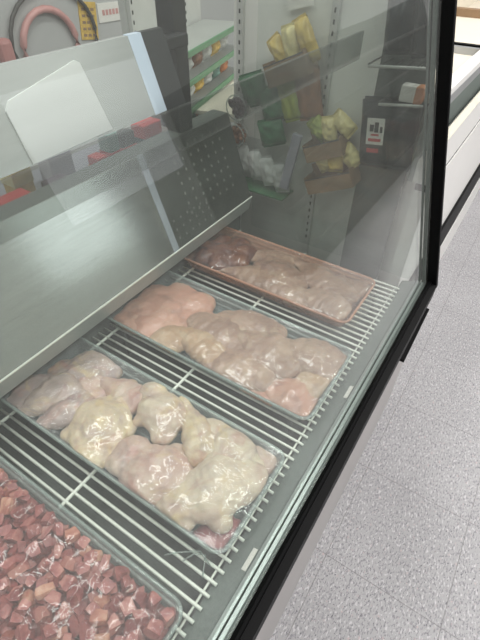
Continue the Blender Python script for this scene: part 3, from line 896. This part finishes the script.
for k, (a, b) in enumerate(((-.028, .012), (-.024, .020))):
    pts_ = [(-.0015, a+(b-a)*q/12, .008-.014*k+.005*math.sin(q*2.1+k)) for q in range(13)]
    tube(bm, pts_, .0014, 4)
obj('red_writing', bm, M['red'], t)
# grey pouches on the low shelf
for i, (y, z) in enumerate(((.735, .725), (.690, .715), (.645, .705), (.600, .695))):
    snack_bag(y, z, .052, .085, M['greypack'], ['grey white pouch at the rear end of the low row on the rack', 'grey white pouch second from the rear in the low row', 'grey white pouch third from the rear in the low row', 'grey white pouch at the front end of the low row'][i], -.3, .018, 'reflected grey pouches on the slotted rack', 'grey_pouch', cat='pouch')
bm = bmesh.new(); bx(bm, PX-.075, PX, .57, .775, .640, .645)
rp('low_shelf', bm, M['rail'])
bm = bmesh.new(); bx(bm, -.006, .006, -.014, .014, -.085, .085, .002)
o = obj('price_strip', bm, M['lilac'], None); o.location = (PX-.07, .555, .765); o.rotation_euler = (.18, 0, 0)
tag(o, 'pale blue grey price strip hanging beside the rack trays', 'price strip')

# dark reflected shapes near the post, modelled as hanging bags
def wire_shelf(z, y0, y1, label):
    t = thing('wire_shelf', label, 'shelf', (PX, (y0+y1)/2, z), 'reflected wire shelves at the front end of the rack')
    w = (y1-y0)/2
    bm = bmesh.new(); tube(bm, [(-.085, -w, .008), (-.087, -w*.2, .004), (-.085, w, -.004)], .0035, 6); obj('front_wire', bm, M['upright'], t, True)
    bm = bmesh.new()
    for k in range(6):
        y = -w+2*w*k/5; tube(bm, [(-.085, y, 0), (.0, y, 0)], .002, 6)
    s = obj('shelf_wires', bm, M['wire'], t, True)
wire_shelf(1.045, .240, .372, 'wire shelf high at the front end of the rack, above the labelled dark bag')
def dark_bag(y, z, w, h, label, lab, d=.03):
    t = snack_bag(y, z, w, h, M['navy'], label, -.12, d, 'reflected dark bags at the front end of the rack', 'dark_bag', cat='bag')
    if lab:
        bm = bmesh.new(); bx(bm, -d-.003, -d-.001, -.026, .018, -.018, .045, .0005, 1); lb = obj('bag_label', bm, M['paper'], t); lb['label'] = 'white label with red and dark print'
        bm = bmesh.new()
        for (a, b, c, e) in ((-.020, .012, -.010, -.003), (-.014, .006, .004, .008)): bx(bm, -d-.0042, -d-.003, a, b, c, e)
        sub('red_print', bm, M['red'], lb)
        bm = bmesh.new()
        for (a, b, c, e) in ((-.012, -.002, .012, .036), (.000, .010, .014, .030), (-.022, -.016, .012, .026)): bx(bm, -d-.0042, -d-.003, a, b, c, e)
        sub('dark_print', bm, M['slot'], lb)
        bm = bmesh.new(); bx(bm, -d-.003, -d-.001, -.016, .014, -.038, -.028); obj('red_stripe', bm, M['red'], t)
    return t
dark_bag(.330, .885, .090, .165, 'dark navy bag with a white label on the rack near the black post', True)
dark_bag(.272, .890, .074, .165, 'plain dark navy bag right beside the black post', False)
dark_bag(.335, 1.130, .062, .130, 'dark navy bag on the high wire shelf of the rack', False)
dark_bag(.272, 1.130, .062, .130, 'dark bag on the high wire shelf nearest the post', False)
bm = bmesh.new(); bx(bm, -.015, .015, -.026, .026, -.018, .018, .003)
t = thing('small_carton', 'small orange and white carton above the dark bag next to the post', 'carton', (PX-.05, .266, .992))
obj('carton_body', bm, M['paper'], t)
bm = bmesh.new(); bx(bm, -.016, .0155, -.0265, -.008, -.0185, .0185, .003); obj('orange_end', bm, M['orange'], t)
wire_shelf(.970, .228, .330, 'wire shelf with a small carton, low at the front end of the rack')

# -------------------------------------------- reflected green-railed shelving, modelled as a solid unit behind the case
gs = thing('reflected_shelf_unit', 'reflection of an angled white shelf unit with green rails, modelled as solid behind the case', 'shelf unit', (1.172, 1.078, 0))
gs.rotation_euler = (0, 0, R(16))
def gp(name, bm, mat): return obj(name, bm, mat, gs)
bm = bmesh.new(); bx(bm, -.05, .55, .055, .075, 0, 1.6); gp('back_panel', bm, M['upright'])
for x in (-.03, .17, .37):
    bm = bmesh.new(); bx(bm, x-.012, x+.012, .043, .055, 0, 1.6); u = gp('upright', bm, M['upright'])
    bm = bmesh.new()
    for k in range(30): bx(bm, x-.003, x+.003, .0418, .0432, .7+k*.025, .71+k*.025)
    sub('slots', bm, M['slot'], u)
SH = (.985, .905, .825, .745)
for z in SH:
    bm = bmesh.new(); bx(bm, -.05, .55, -.115, .043, z-.010, z); s = gp('shelf', bm, M['shelfgrey'])
    bm = bmesh.new(); bx(bm, -.05, .55, -.122, -.115, z-.014, z+.004, .002); sub('green_rail', bm, M['rail'], s)
bm = bmesh.new(); bx(bm, -.05, .55, -.12, .055, 0, .10); gp('base', bm, M['upright'])
Mg = Matrix.Translation(gs.location) @ Matrix.Rotation(gs.rotation_euler.z, 4, 'Z')
rng = random.Random(11)
names = {.985: 'top', .905: 'second', .825: 'third', .745: 'lowest'}
ords = ['first', 'second', 'third', 'fourth', 'fifth', 'sixth', 'seventh']
for z in SH[1:]:
    for i in range(6):
        x = 0+i*.092
        c = ['orange', 'greypack', 'brownpack', 'greypack', 'ylabel', 'greypack', 'teal'][(i+(0 if z > .9 else 2 if z > .8 else 5)) % 7]
        word = dict(orange='orange', greypack='grey white', brownpack='brown', ylabel='golden', teal='teal')[c]
        w = Mg @ Vector((x, -.06, z+.029))
        t = snack_bag(w.y, w.z, .085, .054, M[c], '%s packet, %s from the left on the %s green-railed shelf' % (word, ords[i], names[z]), 0, .022, 'reflected packets on the green-railed shelves', 'packet', x=w.x, cat='packet')
        t.rotation_euler = (0, .12, gs.rotation_euler.z-math.pi/2+math.pi)

# ---------------------------------------- rear counter, things seen in the gap
rc = thing('rear_counter', 'grey service counter behind the steel back of the meat case', 'counter', (0, .92, 0))
bm = bmesh.new(); bx(bm, -.9, 1.045, -.06, .14, .770, .795, .003); obj('counter_top', bm, M['lilac'], rc)
bm = bmesh.new(); bx(bm, -.9, 1.03, -.04, .12, 0, .770); obj('counter_base', bm, M['body'], rc)
def box_pack(x, y, w, d, h, mat, label, band=None, rot=0, name='packet_box', cat='packet', z=.795):
    t = thing(name, label, cat, (x, y, z), 'packets on the rear counter'); t.rotation_euler = (0, 0, rot)
    bm = bmesh.new(); bx(bm, -w/2, w/2, -d/2, d/2, 0, h, .004); obj('box', bm, M[mat], t)
    if band:
        bm = bmesh.new(); bx(bm, -w/2-.0008, w/2+.0008, -d/2-.0008, d/2+.0008, h*.25, h*.5); obj('band', bm, M[band], t)
    return t
box_pack(0.476, .90, .075, .05, .040, 'red', 'low dark red packet at the left end of the rear counter', 'slot')
box_pack(0.535, .965, .050, .05, .135, 'ylabel', 'tall tan yellow packet at the left of the rear counter', 'yellow2')
box_pack(0.594, .90, .06, .05, .034, 'berry', 'low purple brown packet beside the red one on the rear counter', 'red')
box_pack(0.647, .965, .07, .05, .085, 'lilac', 'plain lilac grey box in the middle of the rear counter', None)
box_pack(0.725, .90, .034, .04, .048, 'red', 'small red packet left of the teal one on the rear counter', 'orange')
box_pack(0.775, .905, .036, .04, .090, 'teal', 'teal packet with a red base on the rear counter', 'red')
box_pack(0.840, .92, .05, .04, .070, 'post', 'dark packet between the teal and the big red ones', 'red')
box_pack(0.933, .92, .075, .05, .070, 'red', 'big bright red packet near the dark support post', 'slot')
box_pack(1.014, .90, .034, .04, .078, 'post', 'black packet with a white top right of the big red one', 'paper')
box_pack(1.070, .92, .045, .05, .060, 'greypack', 'white packet with dark band at the right end of the rear counter', 'post')

# ------------------------------------- wall things at the top left
WX = 2.285
bm = bmesh.new()
f = 2.285/1.6
def wp(x, z): return (x*f, 2.27, 1.293+(z-1.293)*f)
pts_ = []
for k in range(15):
    a = R(200-220*k/14); cx, cz = wp(1.19, .925)[0], wp(1.19, .925)[2]
    pts_.append((cx+.17*math.cos(a), 2.281, cz+.17*math.sin(a)))
tube(bm, pts_, .017, 8)
tag(obj('pink_hose', bm, M['pink'], None, True), 'pink hose looped on the grey wall behind the meat case', 'hose')
bm = bmesh.new()
pts_ = []
for k in range(17):
    a = R(205-230*k/16); pts_.append((wp(1.22, 0)[0]+.27*math.cos(a), 2.281, wp(0, .95)[2]+.22*math.sin(a)))
tube(bm, pts_, .010, 8)
tag(obj('grey_cable', bm, M['wire'], None, True), 'dark grey cable arching above the pink hose on the wall', 'cable')
x, y, z = wp(1.39, .975)
t = thing('yellow_notice', 'yellow patterned notice on the wall right of the pink hose', 'notice', (x, 2.300, z)); t.rotation_euler = (0, .12, 0)
bm = bmesh.new(); bx(bm, -.06, .06, -.006, 0, -.075, .10); obj('notice_sheet', bm, M['ylabel'], t)
bm = bmesh.new()
for i in range(3):
    for j in range(5): bx(bm, -.045+i*.032, -.022+i*.032, -.0075, -.006, -.06+j*.030, -.047+j*.030)
obj('notice_print', bm, M['basket'], t)
x, y, z = wp(1.53, 1.0)
t = thing('white_notice', 'white notice with faint pink print on the wall beside the yellow one', 'notice', (x, 2.300, z)); t.rotation_euler = (0, .02, 0)
bm = bmesh.new(); bx(bm, -.12, .12, -.006, 0, -.045, .045); obj('notice_sheet', bm, M['paper'], t)
bm = bmesh.new()
for i in range(7): bx(bm, -.09+i*.026, -.072+i*.026, -.0075, -.006, -.012, .014)
obj('notice_print', bm, M['pink'], t)
bm = bmesh.new(); x, y, z = wp(1.04, .95); bx(bm, x-.10, x-.03, 2.24, 2.299, z-.18, z+.05, .02)
tag(obj('red_bag', bm, M['palered'], None), 'pale red bag against the wall left of the pink hose', 'bag')

# ---------------------------------------------- the next case along the aisle
fz = thing('white_freezer_case', 'white chest freezer case with cream liner standing beyond the black post', 'freezer', (2.6, .6, 0))
FX0, FX1 = 1.225, 5.2
FA = 1.118
def fp(name, bm, mat, par=None):
    o = obj(name, bm, mat, None); o.parent = fz; o.location = -Vector(fz.location); return o
for nm, poly, mt_, bv in (
    ('base_skirt', [(.145, 0), (.195, 0), (.195, .222), (.145, .222)], 'white', 0),
    ('black_bumper', [(.147, .222), (.195, .222), (.195, .385), (.150, .385)], 'black', .003),
    ('lower_front_panel', [(.160, .385), (.195, .385), (.195, .785), (.160, .785)], 'white', 0),
    ('panel_gap', [(.164, .785), (.195, .785), (.195, .803), (.164, .803)], 'black', 0),
    ('upper_front_panel', [(.160, .803), (.205, .803), (.205, .86), (.172, .915), (.160, .902)], 'white', 0),
    ('yellowed_edge', [(.1594, .9025), (.1715, .9155), (.1735, .9195), (.170, .9195), (.1585, .906)], 'yellowed', 0),
    ('recess', [(.205, .803), (.218, .803), (.218, .966), (.205, .966)], 'greyband', 0),
    ('lip_rail', [(.190, .962), (.218, .962), (.218, .990), (.190, .990)], 'greyalu', .002),
    ('lip', [(.188, .991), (.218, .991), (.218, 1.012), (.192, 1.012), (.188, 1.009)], 'white', .002)):
    bm = bmesh.new(); prism(bm, poly, FA, FX1, bv); fp(nm, bm, M[mt_])
bm = bmesh.new(); prism(bm, [(.196, 0), (.76, 0), (.76, .79), (.196, .79)], FX0, FX1); fp('cabinet', bm, M['white'])
bm = bmesh.new()
prism(bm, [(.240, .80), (1.1, .80), (.76, .83), (.240, .83)], FX0, FX1)
bx(bm, FX1-.02, FX1, .22, .76, .83, 1.0); bx(bm, FX0, FX0+.02, .22, .76, .83, 1.0); bx(bm, FX0, FX1, 0.72, .76, .83, .99)
prism(bm, [(.2185, .83), (.230, .83), (.224, .985), (.2185, .985)], FX0, FX1)
fp('cream_liner', bm, M['cream'])
bm = bmesh.new(); bx(bm, FX0+.02, 1.80, .253, .72, .955, .965); fp('cream_lid', bm, M['cream'])
bm = bmesh.new(); bx(bm, 1.80, 1.822, .242, .72, .945, .99); fp('black_divider', bm, M['black'])
bm = bmesh.new(); bx(bm, 1.78, 1.80, .242, .72, .945, .985); fp('lid_handle_rail', bm, M['greyalu'])
bm = bmesh.new(); bx(bm, 1.84, 2.55, .253, .72, .955, .965); fp('cream_lid', bm, M['cream'])
bm = bmesh.new(); bx(bm, 2.55, 2.60, .242, .72, .945, .995); fp('tan_divider', bm, M['basket'])

# ------------------------------------------------------------------ light
w = bpy.data.worlds.new('store'); scene.world = w; w.use_nodes = True
w.node_tree.nodes['Background'].inputs['Color'].default_value = (.83, .825, .815, 1)
w.node_tree.nodes['Background'].inputs['Strength'].default_value = .55
def area(name, loc, sx, sy, e, col=(1, .98, .95), rot=(0, 0, 0)):
    l = bpy.data.lights.new(name, 'AREA'); l.shape = 'RECTANGLE'; l.size = sx; l.size_y = sy; l.energy = e; l.color = col
    o = bpy.data.objects.new(name, l); o.location = loc; o.rotation_euler = rot; COL.objects.link(o); return o
area('ceiling_tube_aisle', (1.2, -1.0, 2.9), 3.6, .30, 75)
area('ceiling_tube_case', (1.0, .9, 2.9), 3.6, .30, 45)
area('ceiling_tube_far', (4.0, -1.4, 2.9), 1.8, .3, 70)

# ----------------------------------------------------------------- camera
cam = bpy.data.cameras.new('camera'); co = bpy.data.objects.new('camera', cam); COL.objects.link(co)
yaw, pitch, roll, fpx = R(32.572), R(42.726), R(.803), 438.41
fwd = Vector((math.cos(yaw)*math.cos(pitch), math.sin(yaw)*math.cos(pitch), -math.sin(pitch)))
right = Vector((math.sin(yaw), -math.cos(yaw), 0)); upv = right.cross(fwd)
r2 = math.cos(roll)*right+math.sin(roll)*upv; u2 = -math.sin(roll)*right+math.cos(roll)*upv
mt = Matrix((r2, u2, -fwd)).transposed().to_4x4(); mt.translation = Vector((0, 0, 1.293))
co.matrix_world = mt
cam.sensor_fit = 'VERTICAL'; cam.sensor_height = 36; cam.sensor_width = 27; cam.lens = 36*fpx/640
cam.clip_start = .01
scene.camera = co

vs_ = scene.view_settings
vs_.view_transform = 'Standard'; vs_.look = 'None'; vs_.gamma = 1; vs_.use_curve_mapping = False
vs_.exposure = 0.0
scene.cycles.transparent_max_bounces = 24
scene.cycles.max_bounces = 12
